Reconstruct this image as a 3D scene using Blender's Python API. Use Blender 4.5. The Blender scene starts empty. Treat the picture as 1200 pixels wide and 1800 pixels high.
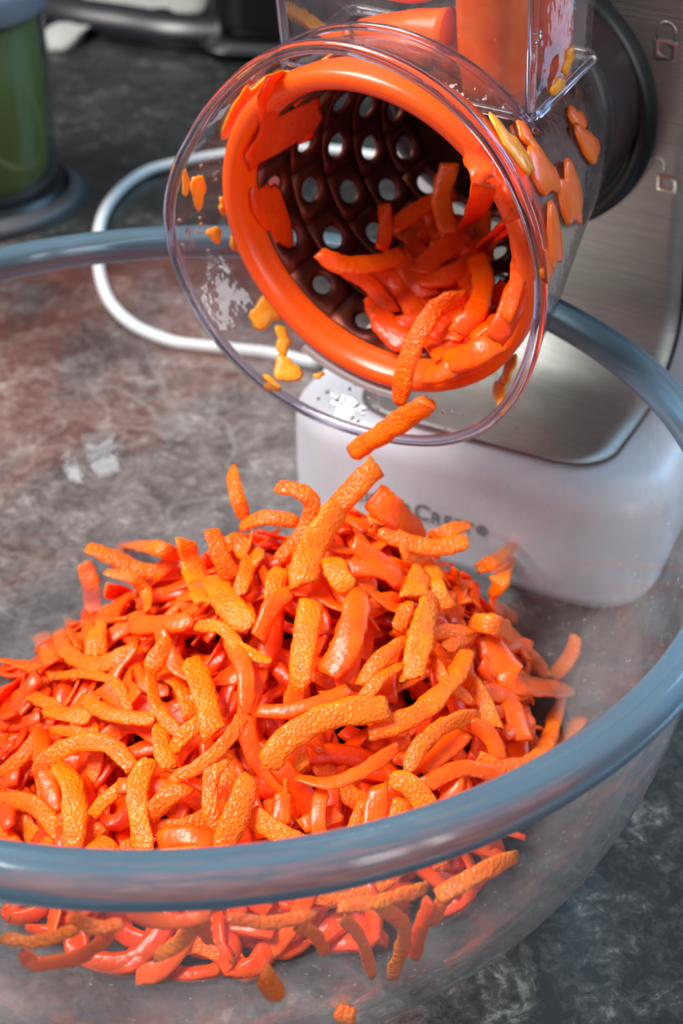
import bpy, bmesh, math, random
from mathutils import Vector, Matrix, noise
from mathutils.bvhtree import BVHTree
random.seed(11)
C = bpy.context.scene
PI = math.pi
S = 0.01                       # everything below is written in centimetres, table top at z = 0
col = C.collection

# ------------------------------------------------------------------ camera
CX, CY, CZ = 3.348, -24.565, 26.243
PITCH, ROLL, FPX = 0.62164087, 0.02996924, 2300.0
fw = Vector((0, math.cos(PITCH), -math.sin(PITCH)))
u0 = Vector((0, math.sin(PITCH), math.cos(PITCH)))
x0 = Vector((1, 0, 0))
cr, sr = math.cos(ROLL), math.sin(ROLL)
rt = cr * x0 + sr * u0
up = -sr * x0 + cr * u0
CAMP = Vector((CX, CY, CZ))
cd = bpy.data.cameras.new('camera'); cam = bpy.data.objects.new('camera', cd); col.objects.link(cam)
cam.matrix_world = Matrix(((rt.x, up.x, -fw.x, CX*S), (rt.y, up.y, -fw.y, CY*S), (rt.z, up.z, -fw.z, CZ*S), (0, 0, 0, 1)))
cd.sensor_fit = 'VERTICAL'; cd.sensor_height = 36; cd.lens = FPX/1800*36
cd.clip_start = 0.01; cd.clip_end = 20
cd.dof.use_dof = True; cd.dof.focus_distance = 0.275; cd.dof.aperture_fstop = 18
C.camera = cam

# ------------------------------------------------------------------ world, lights, exposure
w = bpy.data.worlds.new('world'); C.world = w; w.use_nodes = True
w.node_tree.nodes['Background'].inputs[0].default_value = (0.80, 0.88, 1.0, 1)
w.node_tree.nodes['Background'].inputs[1].default_value = 0.42
def area(name, loc, target, sx, sy, power, color):
    l = bpy.data.lights.new(name, 'AREA'); l.shape = 'RECTANGLE'; l.size = sx*S; l.size_y = sy*S
    l.energy = power; l.color = color
    o = bpy.data.objects.new(name, l); col.objects.link(o)
    o.location = Vector(loc)*S
    o.rotation_euler = (Vector(target)-Vector(loc)).to_track_quat('-Z', 'Y').to_euler()
    return o
area('window_light', (-112, -15, 180), (0, 0, 3), 90, 90, 84.0, (1.0, 0.97, 0.93))
area('curtain_gap_light', (112, -118, 30), (-4, 8, 5), 9, 110, 2.0, (0.95, 0.98, 1.0))
area('curtained_window_light', (90, -135, 30), (-4, 8, 5), 22, 110, 4.0, (0.95, 0.98, 1.0))
area('sky_window_light', (110, 75, 75), (0, 0, 8), 60, 70, 10.0, (0.32, 0.66, 1.0))
C.view_settings.view_transform = 'Standard'; C.view_settings.look = 'None'
C.view_settings.exposure = 0.22; C.view_settings.gamma = 1.0; C.view_settings.use_curve_mapping = False
cy = C.cycles
cy.max_bounces = 14; cy.transparent_max_bounces = 24; cy.transmission_bounces = 12; cy.glossy_bounces = 5; cy.diffuse_bounces = 5
cy.use_denoising = True; cy.sample_clamp_indirect = 6.0; cy.caustics_refractive = True; cy.caustics_reflective = False; cy.blur_glossy = 0.5

# ------------------------------------------------------------------ helpers
def ray(px, py):
    return ((px-600)/FPX*rt + (900-py)/FPX*up + fw)        # unnormalised: length 1 along the view axis
def hitz(px, py, z):
    d = ray(px, py); return CAMP + d*((z-CZ)/d.z)
def at(px, py, depth):
    return CAMP + ray(px, py)*depth
def tag(o, label=None, cat=None, group=None, kind=None):
    if label: o['label'] = label
    if cat: o['category'] = cat
    if group: o['group'] = group
    if kind: o['kind'] = kind
    return o
def link(name, me, parent=None, M=None):
    o = bpy.data.objects.new(name, me); col.objects.link(o)
    if parent: o.parent = parent
    if M is not None: o.matrix_basis = M
    return o
def mesh(name, vs, fs, mat, parent=None, smooth=True, M=None):
    me = bpy.data.meshes.new(name)
    me.from_pydata([tuple(Vector(v)*S) for v in vs], [], fs); me.update()
    if smooth: me.polygons.foreach_set('use_smooth', [True]*len(me.polygons))
    if mat: me.materials.append(mat)
    return link(name, me, parent, M)
def empty(name, loc, M=None, label=None, cat=None, group=None):
    o = bpy.data.objects.new(name, None); col.objects.link(o); o.empty_display_size = 0.01
    if M is not None: o.matrix_world = M
    else: o.location = Vector(loc)*S
    return tag(o, label, cat, group)
def fixnorm(o):
    bm = bmesh.new(); bm.from_mesh(o.data); bmesh.ops.recalc_face_normals(bm, faces=bm.faces); bm.to_mesh(o.data); bm.free(); return o
def loft(loops, close=True, cap0=False, cap1=False):
    n = len(loops[0]); vs = [v for l in loops for v in l]; fs = []
    for i in range(len(loops)-1):
        for j in range(n if close else n-1):
            k = (j+1) % n
            fs.append((i*n+j, i*n+k, (i+1)*n+k, (i+1)*n+j))
    if cap0: fs.append(tuple(range(n))[::-1])
    if cap1: fs.append(tuple(range((len(loops)-1)*n, len(loops)*n)))
    return vs, fs
def lathe(prof, n=96, c=(0, 0, 0), closed=False):
    loops = [[(c[0]+r*math.cos(2*PI*j/n), c[1]+r*math.sin(2*PI*j/n), c[2]+z) for j in range(n)] for r, z in prof]
    if closed: loops.append(loops[0])
    vs, fs = loft(loops)
    if closed:
        m = (len(loops)-1)*n
        fs = [tuple(i if i < m else i-m for i in f) for f in fs]; vs = vs[:m]
    return vs, fs
def crom(P, n):
    P = [Vector(p) for p in P]
    if len(P) == 2: return [P[0].lerp(P[1], i/(n-1)) for i in range(n)]
    Q = [2*P[0]-P[1]] + P + [2*P[-1]-P[-2]]; out = []
    m = len(P)-1
    for i in range(n):
        t = i/(n-1)*m; k = min(int(t), m-1); t -= k
        a, b, c, d = Q[k:k+4]
        out.append(0.5*((2*b)+(c-a)*t+(2*a-5*b+4*c-d)*t*t+(3*b-a-3*c+d)*t**3))
    return out
def tube(path, r, n=10, closed=False, caps=True, ry=None):
    P = [Vector(p) for p in path]; loops = []; N = len(P); prev = None
    for i, p in enumerate(P):
        a = P[(i+1) % N] if (closed or i < N-1) else P[i]
        b = P[i-1] if (closed or i > 0) else P[i]
        t = (a-b).normalized()
        if prev is None: u = t.orthogonal().normalized()
        else: u = (prev - t*prev.dot(t)).normalized()
        prev = u; v = t.cross(u)
        rr = r[i] if isinstance(r, list) else r
        loops.append([tuple(p + u*rr*math.cos(2*PI*j/n) + v*(ry or rr)*math.sin(2*PI*j/n)) for j in range(n)])
    if closed: loops.append(loops[0])
    return loft(loops, True, caps and not closed, caps and not closed)
def rrect(x0_, x1, y0, y1, r, n=6):
    out = []
    rs = r if isinstance(r, (list, tuple)) else (r,)*4        # corner radii: x0y0, x1y0, x1y1, x0y1
    for (cx, cy_, a0), rr in zip(((x0_, y0, PI), (x1, y0, 1.5*PI), (x1, y1, 0), (x0_, y1, PI/2)), rs):
        sx = 1 if cx == x0_ else -1; sy = 1 if cy_ == y0 else -1
        for k in range(n+1):
            a = a0 + PI/2*k/n
            out.append((cx+sx*rr+rr*math.cos(a), cy_+sy*rr+rr*math.sin(a)))
    return out
def box(x0_, x1, y0, y1, z0, z1, r=0.0):
    if r <= 0: r = 0.02
    L = rrect(x0_, x1, y0, y1, r, 4); cx, cy_ = (x0_+x1)/2, (y0+y1)/2
    def ins(d): return [(cx+(x-cx)*(1-2*d/(x1-x0_)), cy_+(y-cy_)*(1-2*d/(y1-y0))) for x, y in L]
    e = r*0.5; loops = []
    for d, z in ((e, z0), (e*.3, z0+e*.3), (0, z0+e), (0, z1-e), (e*.3, z1-e*.3), (e, z1)):
        loops.append([(x, y, z) for x, y in ins(d)])
    return loft(loops, True, True, True)

# ------------------------------------------------------------------ materials
def newmat(name):
    m = bpy.data.materials.new(name); m.use_nodes = True
    nt = m.node_tree; return m, nt, nt.nodes['Principled BSDF']
def simple(name, c, rough=0.5, metal=0.0, **kw):
    m, nt, b = newmat(name)
    b.inputs['Base Color'].default_value = (*c, 1); b.inputs['Roughness'].default_value = rough; b.inputs['Metallic'].default_value = metal
    for k, v in kw.items(): b.inputs[k.replace('_', ' ')].default_value = v
    return m
def ramp(nt, stops):
    r = nt.nodes.new('ShaderNodeValToRGB'); e = r.color_ramp.elements
    while len(e) < len(stops): e.new(0.5)
    for i, (p, c) in enumerate(stops): e[i].position = p; e[i].color = (*c, 1)
    return r
def noise_n(nt, scale, detail=5, rough=0.6, dist=0.0, coord='Object', vec=None):
    n = nt.nodes.new('ShaderNodeTexNoise'); n.inputs['Scale'].default_value = scale; n.inputs['Detail'].default_value = detail
    n.inputs['Roughness'].default_value = rough; n.inputs['Distortion'].default_value = dist
    if vec is None:
        t = nt.nodes.new('ShaderNodeTexCoord'); vec = t.outputs[coord]
    nt.links.new(vec, n.inputs['Vector']); return n
def bump(nt, b, h, strength, dist):
    bp = nt.nodes.new('ShaderNodeBump'); bp.inputs['Strength'].default_value = strength; bp.inputs['Distance'].default_value = dist
    nt.links.new(h, bp.inputs['Height']); nt.links.new(bp.outputs[0], b.inputs['Normal']); return bp

def carrot_mat(name, c1, c2, bs=0.9, sc=1250, rough=0.38):
    m, nt, b = newmat(name)
    n = noise_n(nt, 160, 4, 0.6)
    r = ramp(nt, [(0.35, c1), (0.7, c2)]); nt.links.new(n.outputs[0], r.inputs[0])
    nt.links.new(r.outputs[0], b.inputs['Base Color'])
    b.inputs['Roughness'].default_value = rough
    b.inputs['Subsurface Weight'].default_value = 0.45
    b.inputs['Subsurface Radius'].default_value = (1.0, 0.25, 0.05); b.inputs['Subsurface Scale'].default_value = 0.0025
    b.inputs['Specular IOR Level'].default_value = 0.22; b.inputs['Coat Weight'].default_value = 0.30; b.inputs['Coat Roughness'].default_value = 0.08 if bs > 0.5 else 0.28
    v = noise_n(nt, sc, 1, 0.4)
    bp = bump(nt, b, v.outputs[0], bs, 0.0007); nt.links.new(bp.outputs[0], b.inputs['Coat Normal'])
    return m
M_CARROT = carrot_mat('carrot_shred', (1.0, 0.105, 0.0), (1.0, 0.165, 0.0))
M_CARROT2 = carrot_mat('carrot_shred_pale', (1.0, 0.13, 0.0), (1.0, 0.21, 0.001))
M_CARROT3 = carrot_mat('carrot_shred_deep', (0.98, 0.075, 0.0), (1.0, 0.12, 0.0), 0.3, 700, 0.35)
M_CARROT4 = carrot_mat('carrot_shred_shaded', (0.95, 0.045, 0.0), (1.0, 0.085, 0.0), 0.3, 700, 0.35)  # shaded copy: drum and heap shade painted in as deeper red
M_CHUNK = carrot_mat('carrot_chunk', (1.0, 0.11, 0.0), (1.0, 0.19, 0.001), 0.25, 300, 0.3)
M_FLAKE = carrot_mat('carrot_flake', (1.0, 0.28, 0.012), (1.0, 0.42, 0.035), 0.4, 500, 0.3)

def thin_glass(name, tint, ior=1.45, rough=0.02, haze=0.0, hz_scale=30, haze_col=(0.8, 0.8, 0.82), bmp=0.0):
    """Thin clear wall: light passes straight through, the surface reflects by its Fresnel term; haze adds a pale film: wet smears plus painted-in reflections."""
    m = bpy.data.materials.new(name); m.use_nodes = True; nt = m.node_tree; nt.nodes.clear()
    out = nt.nodes.new('ShaderNodeOutputMaterial')
    tr = nt.nodes.new('ShaderNodeBsdfTransparent'); tr.inputs[0].default_value = (*tint, 1)
    gl = nt.nodes.new('ShaderNodeBsdfGlossy'); gl.inputs['Roughness'].default_value = rough
    geo = nt.nodes.new('ShaderNodeNewGeometry')          # reflectance by the angle between surface and view (same on both faces)
    dt = nt.nodes.new('ShaderNodeVectorMath'); dt.operation = 'DOT_PRODUCT'
    nt.links.new(geo.outputs['Incoming'], dt.inputs[0]); nt.links.new(geo.outputs['Normal'], dt.inputs[1])
    def mt(op, a, b=None):
        q = nt.nodes.new('ShaderNodeMath'); q.operation = op; nt.links.new(a, q.inputs[0])
        if b is not None: q.inputs[1].default_value = b
        return q.outputs[0]
    ab_ = mt('ABSOLUTE', dt.outputs['Value']); om = nt.nodes.new('ShaderNodeMath'); om.operation = 'SUBTRACT'; om.inputs[0].default_value = 1.0
    nt.links.new(ab_, om.inputs[1]); f0 = ((ior-1)/(ior+1))**2
    fr = mt('ADD', mt('MULTIPLY', mt('POWER', om.outputs[0], 5.0), 1-f0), f0)
    mx = nt.nodes.new('ShaderNodeMixShader')
    nt.links.new(fr, mx.inputs[0]); nt.links.new(tr.outputs[0], mx.inputs[1]); nt.links.new(gl.outputs[0], mx.inputs[2])
    last = mx.outputs[0]
    if haze > 0:
        df = nt.nodes.new('ShaderNodeBsdfDiffuse'); df.inputs[0].default_value = (*haze_col, 1)
        n = noise_n(nt, hz_scale, 6, 0.65, 0.4)
        mr = nt.nodes.new('ShaderNodeMapRange'); mr.inputs['From Min'].default_value = 0.38; mr.inputs['From Max'].default_value = 0.75
        mr.inputs['To Min'].default_value = haze*0.4; mr.inputs['To Max'].default_value = haze*2.0
        nt.links.new(n.outputs[0], mr.inputs[0])
        n2 = noise_n(nt, 700, 2, 0.5)
        mr2 = nt.nodes.new('ShaderNodeMapRange'); mr2.inputs['From Min'].default_value = 0.70; mr2.inputs['From Max'].default_value = 0.76
        mr2.inputs['To Max'].default_value = haze*5
        nt.links.new(n2.outputs[0], mr2.inputs[0])
        ad = nt.nodes.new('ShaderNodeMath'); ad.operation = 'ADD'; ad.use_clamp = True
        nt.links.new(mr.outputs[0], ad.inputs[0]); nt.links.new(mr2.outputs[0], ad.inputs[1])
        m2 = nt.nodes.new('ShaderNodeMixShader')
        nt.links.new(ad.outputs[0], m2.inputs[0]); nt.links.new(last, m2.inputs[1]); nt.links.new(df.outputs[0], m2.inputs[2]); last = m2.outputs[0]
    if bmp > 0:
        nb = noise_n(nt, 60, 4, 0.6)
        bp = nt.nodes.new('ShaderNodeBump'); bp.inputs['Strength'].default_value = bmp; bp.inputs['Distance'].default_value = 0.001
        nt.links.new(nb.outputs[0], bp.inputs['Height']); nt.links.new(bp.outputs[0], gl.inputs['Normal'])
    nt.links.new(last, out.inputs[0]); return m
M_BOWL = thin_glass('bowl_glass', (0.95, 0.97, 0.975), 1.5, 0.03, 0.045, 45, bmp=0.15)  # pale haze also paints the reflected veil into the bowl wall
M_CLEAR = thin_glass('clear_plastic', (0.97, 0.965, 0.97), 1.65, 0.04, 0.025, 40, bmp=0.5)
M_HOPPER = thin_glass('hopper_plastic', (0.97, 0.955, 0.96), 1.5, 0.04, 0.015, 60, bmp=0.4)
M_RIM = simple('rim_glass', (0.24, 0.40, 0.52), 0.13, IOR=1.5, Transmission_Weight=0.78)  # blue sky reflection painted into the glass colour
M_LIP = simple('lip_plastic', (0.76, 0.72, 0.88), 0.05, IOR=1.49, Transmission_Weight=1.0)
M_WATER = simple('water', (1, 1, 1), 0.0, IOR=1.33, Transmission_Weight=1.0)

def granite():
    m, nt, b = newmat('granite')
    L = nt.links.new
    big = noise_n(nt, 7, 3, 0.5, 0.3)
    mid = noise_n(nt, 55, 8, 0.72, 0.9)
    fine = noise_n(nt, 260, 8, 0.75, 0.8)
    r1 = ramp(nt, [(0.36, (0.006, 0.008, 0.008)), (0.47, (0.011, 0.012, 0.012)), (0.55, (0.028, 0.030, 0.028)), (0.68, (0.17, 0.17, 0.155))])
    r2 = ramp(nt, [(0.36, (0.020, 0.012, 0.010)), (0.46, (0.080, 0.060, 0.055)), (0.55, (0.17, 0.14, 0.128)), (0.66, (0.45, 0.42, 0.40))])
    ad = nt.nodes.new('ShaderNodeMath'); ad.operation = 'ADD'; L(mid.outputs[0], ad.inputs[0]); L(fine.outputs[0], ad.inputs[1])
    hf = nt.nodes.new('ShaderNodeMath'); hf.operation = 'MULTIPLY'; hf.inputs[1].default_value = 0.5; L(ad.outputs[0], hf.inputs[0])
    L(hf.outputs[0], r1.inputs[0]); L(hf.outputs[0], r2.inputs[0])
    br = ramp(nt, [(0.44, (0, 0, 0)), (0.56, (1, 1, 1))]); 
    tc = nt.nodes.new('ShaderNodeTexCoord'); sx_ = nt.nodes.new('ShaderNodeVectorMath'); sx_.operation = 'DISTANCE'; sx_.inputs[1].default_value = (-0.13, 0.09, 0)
    L(tc.outputs['Object'], sx_.inputs[0])          # lighter brown zone left under the bowl: reflection and glass haze painted in
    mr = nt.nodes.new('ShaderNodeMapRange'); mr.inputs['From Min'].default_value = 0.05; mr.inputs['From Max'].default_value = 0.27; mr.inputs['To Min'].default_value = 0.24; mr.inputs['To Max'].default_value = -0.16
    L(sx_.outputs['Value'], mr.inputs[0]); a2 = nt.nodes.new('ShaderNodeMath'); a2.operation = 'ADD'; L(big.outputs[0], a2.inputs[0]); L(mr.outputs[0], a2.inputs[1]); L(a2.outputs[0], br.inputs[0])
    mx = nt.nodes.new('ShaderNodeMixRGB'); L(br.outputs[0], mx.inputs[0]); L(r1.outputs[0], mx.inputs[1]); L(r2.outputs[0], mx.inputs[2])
    ve = noise_n(nt, 7, 3, 0.5, 0.3)          # thin pale veins
    sb = nt.nodes.new('ShaderNodeMath'); sb.operation = 'SUBTRACT'; sb.inputs[1].default_value = 0.5; L(ve.outputs[0], sb.inputs[0])
    ab = nt.nodes.new('ShaderNodeMath'); ab.operation = 'ABSOLUTE'; L(sb.outputs[0], ab.inputs[0])
    vr = ramp(nt, [(0.0, (0.5, 0.5, 0.5)), (0.003, (0, 0, 0))]); L(ab.outputs[0], vr.inputs[0])
    m3 = nt.nodes.new('ShaderNodeMixRGB'); m3.inputs[2].default_value = (0.26, 0.25, 0.24, 1); vm = nt.nodes.new('ShaderNodeMath'); vm.operation = 'MULTIPLY'; L(vr.outputs[0], vm.inputs[0]); L(br.outputs[0], vm.inputs[1]); L(vm.outputs[0], m3.inputs[0]); L(mx.outputs[0], m3.inputs[1])
    L(m3.outputs[0], b.inputs['Base Color'])
    b.inputs['Roughness'].default_value = 0.22; b.inputs['Specular IOR Level'].default_value = 0.5
    bump(nt, b, fine.outputs[0], 0.15, 0.0004)
    return m
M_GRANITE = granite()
def steel():
    m, nt, b = newmat('brushed_steel')
    tc = nt.nodes.new('ShaderNodeTexCoord'); mp = nt.nodes.new('ShaderNodeMapping'); mp.inputs['Scale'].default_value = (4, 160, 160)
    nt.links.new(tc.outputs['Object'], mp.inputs[0])
    n = noise_n(nt, 12, 6, 0.7, vec=mp.outputs[0])
    r = ramp(nt, [(0.3, (0.30, 0.30, 0.28)), (0.7, (0.50, 0.50, 0.47))]); nt.links.new(n.outputs[0], r.inputs[0])
    nt.links.new(r.outputs[0], b.inputs['Base Color']); b.inputs['Metallic'].default_value = 1.0
    b.inputs['Roughness'].default_value = 0.33; b.inputs['Anisotropic'].default_value = 0.5
    bump(nt, b, n.outputs[0], 0.6, 0.0004); return m
M_STEEL = steel()
M_DRUM = simple('drum_steel', (0.17, 0.05, 0.035), 0.5, 1.0)  # carrot reflections and inner shade painted into the steel as red-brown
M_WHITE = simple('white_plastic', (0.80, 0.79, 0.84), 0.35)
M_ORANGE = simple('orange_plastic', (1.0, 0.10, 0.004), 0.28, Subsurface_Weight=0.3, Subsurface_Scale=0.002)
M_BLACK = simple('black_plastic', (0.006, 0.006, 0.008), 0.35)
M_PURPLE = simple('dark_coupling', (0.022, 0.010, 0.016), 0.3)
M_SEAM = simple('dark_seam', (0.03, 0.03, 0.03), 0.6)
M_INK = simple('black_print', (0.035, 0.03, 0.035), 0.5)
M_LOCK = simple('embossed_steel', (0.62, 0.60, 0.56), 0.3, 1.0)
M_CORD = simple('white_cable', (0.60, 0.63, 0.63), 0.45)
M_GREEN = simple('green_liquid', (0.15, 0.19, 0.012), 0.6)
M_LID = simple('grey_lid', (0.16, 0.18, 0.22), 0.45)
M_CLOTH = simple('grey_cloth', (0.30, 0.31, 0.29), 0.9)
M_WALL = simple('dark_wall', (0.02, 0.021, 0.023), 0.6)

# ------------------------------------------------------------------ structure
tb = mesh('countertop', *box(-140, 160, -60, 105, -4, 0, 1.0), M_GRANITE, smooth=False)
tag(tb, kind='structure')
wb = mesh('wall_back', *box(-140, 160, 105, 112, -4, 120, 0.5), M_WALL, smooth=False)
tag(wb, kind='structure')

# ------------------------------------------------------------------ glass bowl
HB, RI, RB = 9.6, 11.25, 5.3
def inner_r(z):                 # inner radius of the bowl at height z above the table
    a = min(max((9.95-z)/9.2, 0), 1)
    return RB + (11.35-RB)*(1-a**2.65)**(1/2.65)
bowl = empty('glass_bowl', (0, 0, 0), label='large clear glass mixing bowl with thick rim coloured by sky reflection full of grated carrot', cat='bowl')
prof_in = [(0.001, 0.72), (2.5, 0.72), (4.6, 0.74)] + [(inner_r(z), z) for z in (0.76, 0.85, 1.0, 1.25, 1.6, 2.0, 2.5, 3.1, 3.8, 4.6, 5.5, 6.5, 7.5, 8.5, 9.3, 9.75)]
prof_out = [(r+0.34*min(1, (r/5.5)), max(0.12, z-0.34*(0 if r > 10 else 1-r/11))) for r, z in prof_in]
prof_out[0] = (0.001, 0.22)
bo = mesh('bowl_wall', *lathe(prof_out[::-1] + prof_in, 128), M_BOWL, bowl)
fixnorm(bo)
foot_b = mesh('base_ring', *lathe([(4.3, 0.0), (5.1, 0.0), (5.35, 0.15), (5.2, 0.38), (4.4, 0.34), (4.2, 0.15)], 96, closed=True), M_RIM, bowl); fixnorm(foot_b)
rp = []
for k in range(28):
    a = 2*PI*k/28; ca, sa = math.cos(a), math.sin(a)
    rp.append((11.72 + 0.42*math.copysign(abs(ca)**0.8, ca), 10.02 + 0.46*math.copysign(abs(sa)**0.8, sa)))
rim = mesh('rim', *lathe(rp, 160, closed=True), M_RIM, bowl); fixnorm(rim)
rim['label'] = 'thick rounded glass rim coloured with blue sky reflection'
vi, fi = lathe(prof_in, 96)
BOWL_IN = BVHTree.FromPolygons([Vector(v) for v in vi], fi)

# ------------------------------------------------------------------ electric grater: frames
yaw = math.radians(-30)
tx, ty = math.cos(yaw), math.sin(yaw)
BX, BY = 1.608, 12.383
MM = Matrix(((tx, -ty, 0, BX*S), (ty, tx, 0, BY*S), (0, 0, 1, 0), (0, 0, 0, 1)))      # machine frame: x right, y back, z up
yd, el = math.radians(-31.2), math.radians(10.6)
ey = Vector((-math.sin(yd)*math.cos(el), math.cos(yd)*math.cos(el), math.sin(el)))
ex = ey.cross(Vector((0, 0, 1))).normalized(); ez = ex.cross(ey)
OD = Vector((3.93, 5.39, 13.0))
DM = Matrix(((ex.x, ey.x, ez.x, OD.x*S), (ex.y, ey.y, ez.y, OD.y*S), (ex.z, ey.z, ez.z, OD.z*S), (0, 0, 0, 1)))  # drum frame: y into the machine
def d2w(v): return OD + ex*v[0] + ey*v[1] + ez*v[2]
def toD(p): q = p-OD; return Vector((q.dot(ex), q.dot(ey), q.dot(ez)))
def ond(px, py, y):             # pixel -> drum frame, on the plane y
    d = ray(px, py); p0 = OD+ey*y
    return toD(CAMP + d*((p0-CAMP).dot(ey)/d.dot(ey)))
grater = empty('electric_grater', (0, 0, 0), MM, 'white electric drum grater with steel front and clear spout over the bowl', 'grater')
MI = MM.inverted()
def dpart(name, vf, mat, smooth=True, parent=None):
    o = mesh(name, vf[0], vf[1], mat, None, smooth)
    o.parent = parent or grater
    o.matrix_basis = (MI @ DM) if parent is None else Matrix.Identity(4)
    return fixnorm(o)

# foot and column (machine frame)
FR = math.radians(5)
def frot(x, y): dx, dy = x-11, y-0.5; return (11+dx*math.cos(FR)-dy*math.sin(FR), 0.5+dx*math.sin(FR)+dy*math.cos(FR))
def foot_loop(inset, z):
    L = rrect(-0.2+inset, 12.6-inset, inset, 15-inset, [max(2.2-inset, .3), max(2.4-inset, .3), 1.5, 1.5], 10)
    return [(*frot(x, y), z) for x, y in L]
loops = [foot_loop(0.5, 0.0), foot_loop(0.25, 0.08), foot_loop(0.1, 0.5), foot_loop(0.03, 2.0), foot_loop(0.0, 3.6)]
for k in range(1, 7):
    a = PI/2*k/6; loops.append(foot_loop(1.0*(1-math.cos(a)), 3.6+1.0*math.sin(a)))
loops.append(foot_loop(3.0, 4.66))
o = fixnorm(mesh('foot', *loft(loops, True, True, True), M_WHITE, grater))
def colfront(z): return 7.3-0.325*(z-5.3)
loops = []
for z in (4.0, 6, 10, 14, 18, 22, 26):
    y = colfront(z)
    loops.append([(x, yy, z) for x, yy in rrect(-0.1, 12.6, y, 17-(z-4)*0.2, [1.3]*4, 8)])
for k in (1, 2, 3):
    z = 26+0.5*k; y = colfront(z)+0.4*k*k*.4
    loops.append([(x, yy, z) for x, yy in rrect(-0.1+0.3*k, 12.6-0.3*k, y, 12.5-.3*k, [1.3]*4, 8)])
o = fixnorm(mesh('column', *loft(loops, True, True, True), M_WHITE, grater))
# steel panel following foot top, cove and column
path = [(0.75, 4.66), (1.5, 4.68), (2.6, 4.72), (3.8, 4.78), (4.7, 4.92), (5.4, 5.2), (6.0, 5.7), (6.35, 6.3), (6.5, 7.0)]
z = 7.8
while z < 26: path.append((colfront(z)-0.12, z)); z += 1.0
path = [tuple(p) for p in crom([(a, b, 0) for a, b in path], 70)]
def panel(x0_, x1, r, off, ext, thick):
    vs, fs = [], []; n = 14
    s = 0; prev = None; rows = []
    for i, (y, zz, _) in enumerate(path):
        a = path[min(i+1, len(path)-1)]; b = path[max(i-1, 0)]
        t = Vector((0, a[0]-b[0], a[1]-b[1])).normalized(); nn = Vector((0, -t.z, t.y)) if False else Vector((0, -t.z, t.y))
        if prev: s += math.hypot(y-prev[0], zz-prev[1])
        prev = (y, zz); rows.append((y, zz, nn, s, t))
    first = rows[0]
    extra = [(first[0]-first[4].y*ext, first[1]-first[4].z*ext, first[2], -ext, first[4])] if ext > 0 else []
    fine = []
    for k in range(9):
        q = k/8*r*0.98 - ext
        fine.append((first[0]+first[4].y*q, first[1]+first[4].z*q, first[2], q, first[4]))
    rows = fine + [rw for rw in rows if rw[3] > r*0.98-ext+0.02]
    for y, zz, nn, s, t in rows:
        d = s+ext; ins = r-math.sqrt(max(0, r*r-(r-d)**2)) if d < r else 0
        xa, xb = x0_+ins, x1-ins
        for j in range(n+1):
            x = xa+(xb-xa)*j/n
            p = Vector((x, y, zz)) + nn*off
            sh = max(0, 1-s/6.0)*(10.4-x)*0.087
            vs.append((p.x, p.y-sh, p.z))
    m = len(rows)
    for i in range(m-1):
        for j in range(n): fs.append((i*(n+1)+j, i*(n+1)+j+1, (i+1)*(n+1)+j+1, (i+1)*(n+1)+j))
    return vs, fs
gk = mesh('panel_seam', *panel(2.0, 10.5, 1.5, 0.05, 0.1, 0), M_SEAM, grater)
st = mesh('steel_panel', *panel(2.12, 10.38, 1.4, 0.09, 0.0, 0), M_STEEL, grater)
md = st.modifiers.new('thickness', 'SOLIDIFY'); md.thickness = 0.0005; md.offset = 0
# lettering on the foot front
def letters(txt, size, x, z, name='lettering'):
    cu = bpy.data.curves.new(name, 'FONT'); cu.body = txt; cu.size = size*S; cu.extrude = 0.00012; cu.offset = 0.00006
    t = bpy.data.objects.new(name+'_tmp', cu); col.objects.link(t)
    dg = bpy.context.evaluated_depsgraph_get(); dg.update()
    me = bpy.data.meshes.new_from_object(t.evaluated_get(dg)); wdt = max(v.co.x for v in me.vertices)/S
    bpy.data.objects.remove(t)
    me.materials.clear(); me.materials.append(M_INK)
    px, py = frot(x, 0.0)
    Mx = Matrix.Translation(Vector((px, py, z))*S) @ Matrix.Rotation(FR, 4, 'Z') @ Matrix.Rotation(PI/2, 4, 'X')
    return link(name, me, grater, Mx), wdt
xx = 2.75
for txt, size in (('S', 0.80), ('ILVER', 0.60), ('C', 0.80), ('REST', 0.60)):
    for ch in txt:
        _o, wd = letters(ch, size, xx, 1.78, 'letter'); xx += wd + 0.06
_o, wd = letters('\u00ae', 0.5, xx+0.02, 1.86, 'letter')

# black ring on the steel (lies in the column plane)
lean = math.atan(0.325)
def colpt(x, z, off=0.0):
    n_ = Vector((0, -math.cos(lean), -math.sin(lean)))
    return Vector((x, colfront(z)-0.16, z)) + n_*off
def colM(x, z, off=0.0):       # local x right, local y up the column, local z out of it
    p = colpt(x, z, off); a = Vector((1, 0, 0)); c = Vector((0, -math.cos(lean), -math.sin(lean))); b = c.cross(a)
    return Matrix(((a.x, b.x, c.x, p.x*S), (a.y, b.y, c.y, p.y*S), (a.z, b.z, c.z, p.z*S), (0, 0, 0, 1)))
def cpart(name, vf, mat, x, z, off=0, parent=None, smooth=True):
    o = mesh(name, vf[0], vf[1], mat, parent or grater, smooth)
    o.matrix_basis = colM(x, z, off) if parent is None else Matrix.Identity(4)
    return fixnorm(o)
RC = (4.7, 14.1)
ring = cpart('coupling_ring', lathe([(3.4, 0.0), (4.62, 0.0), (4.66, 0.25), (4.58, 0.5), (4.35, 0.62), (4.15, 0.55), (4.05, 0.36), (3.95, 0.55), (3.75, 0.6), (3.5, 0.45)], 96, closed=True), M_BLACK, *RC)
cp = cpart('coupling_plate', lathe([(0.001, 0.2), (3.0, 0.2), (3.5, 0.3), (3.6, 0.1), (0.001, 0.05)], 64), M_PURPLE, *RC)
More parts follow.
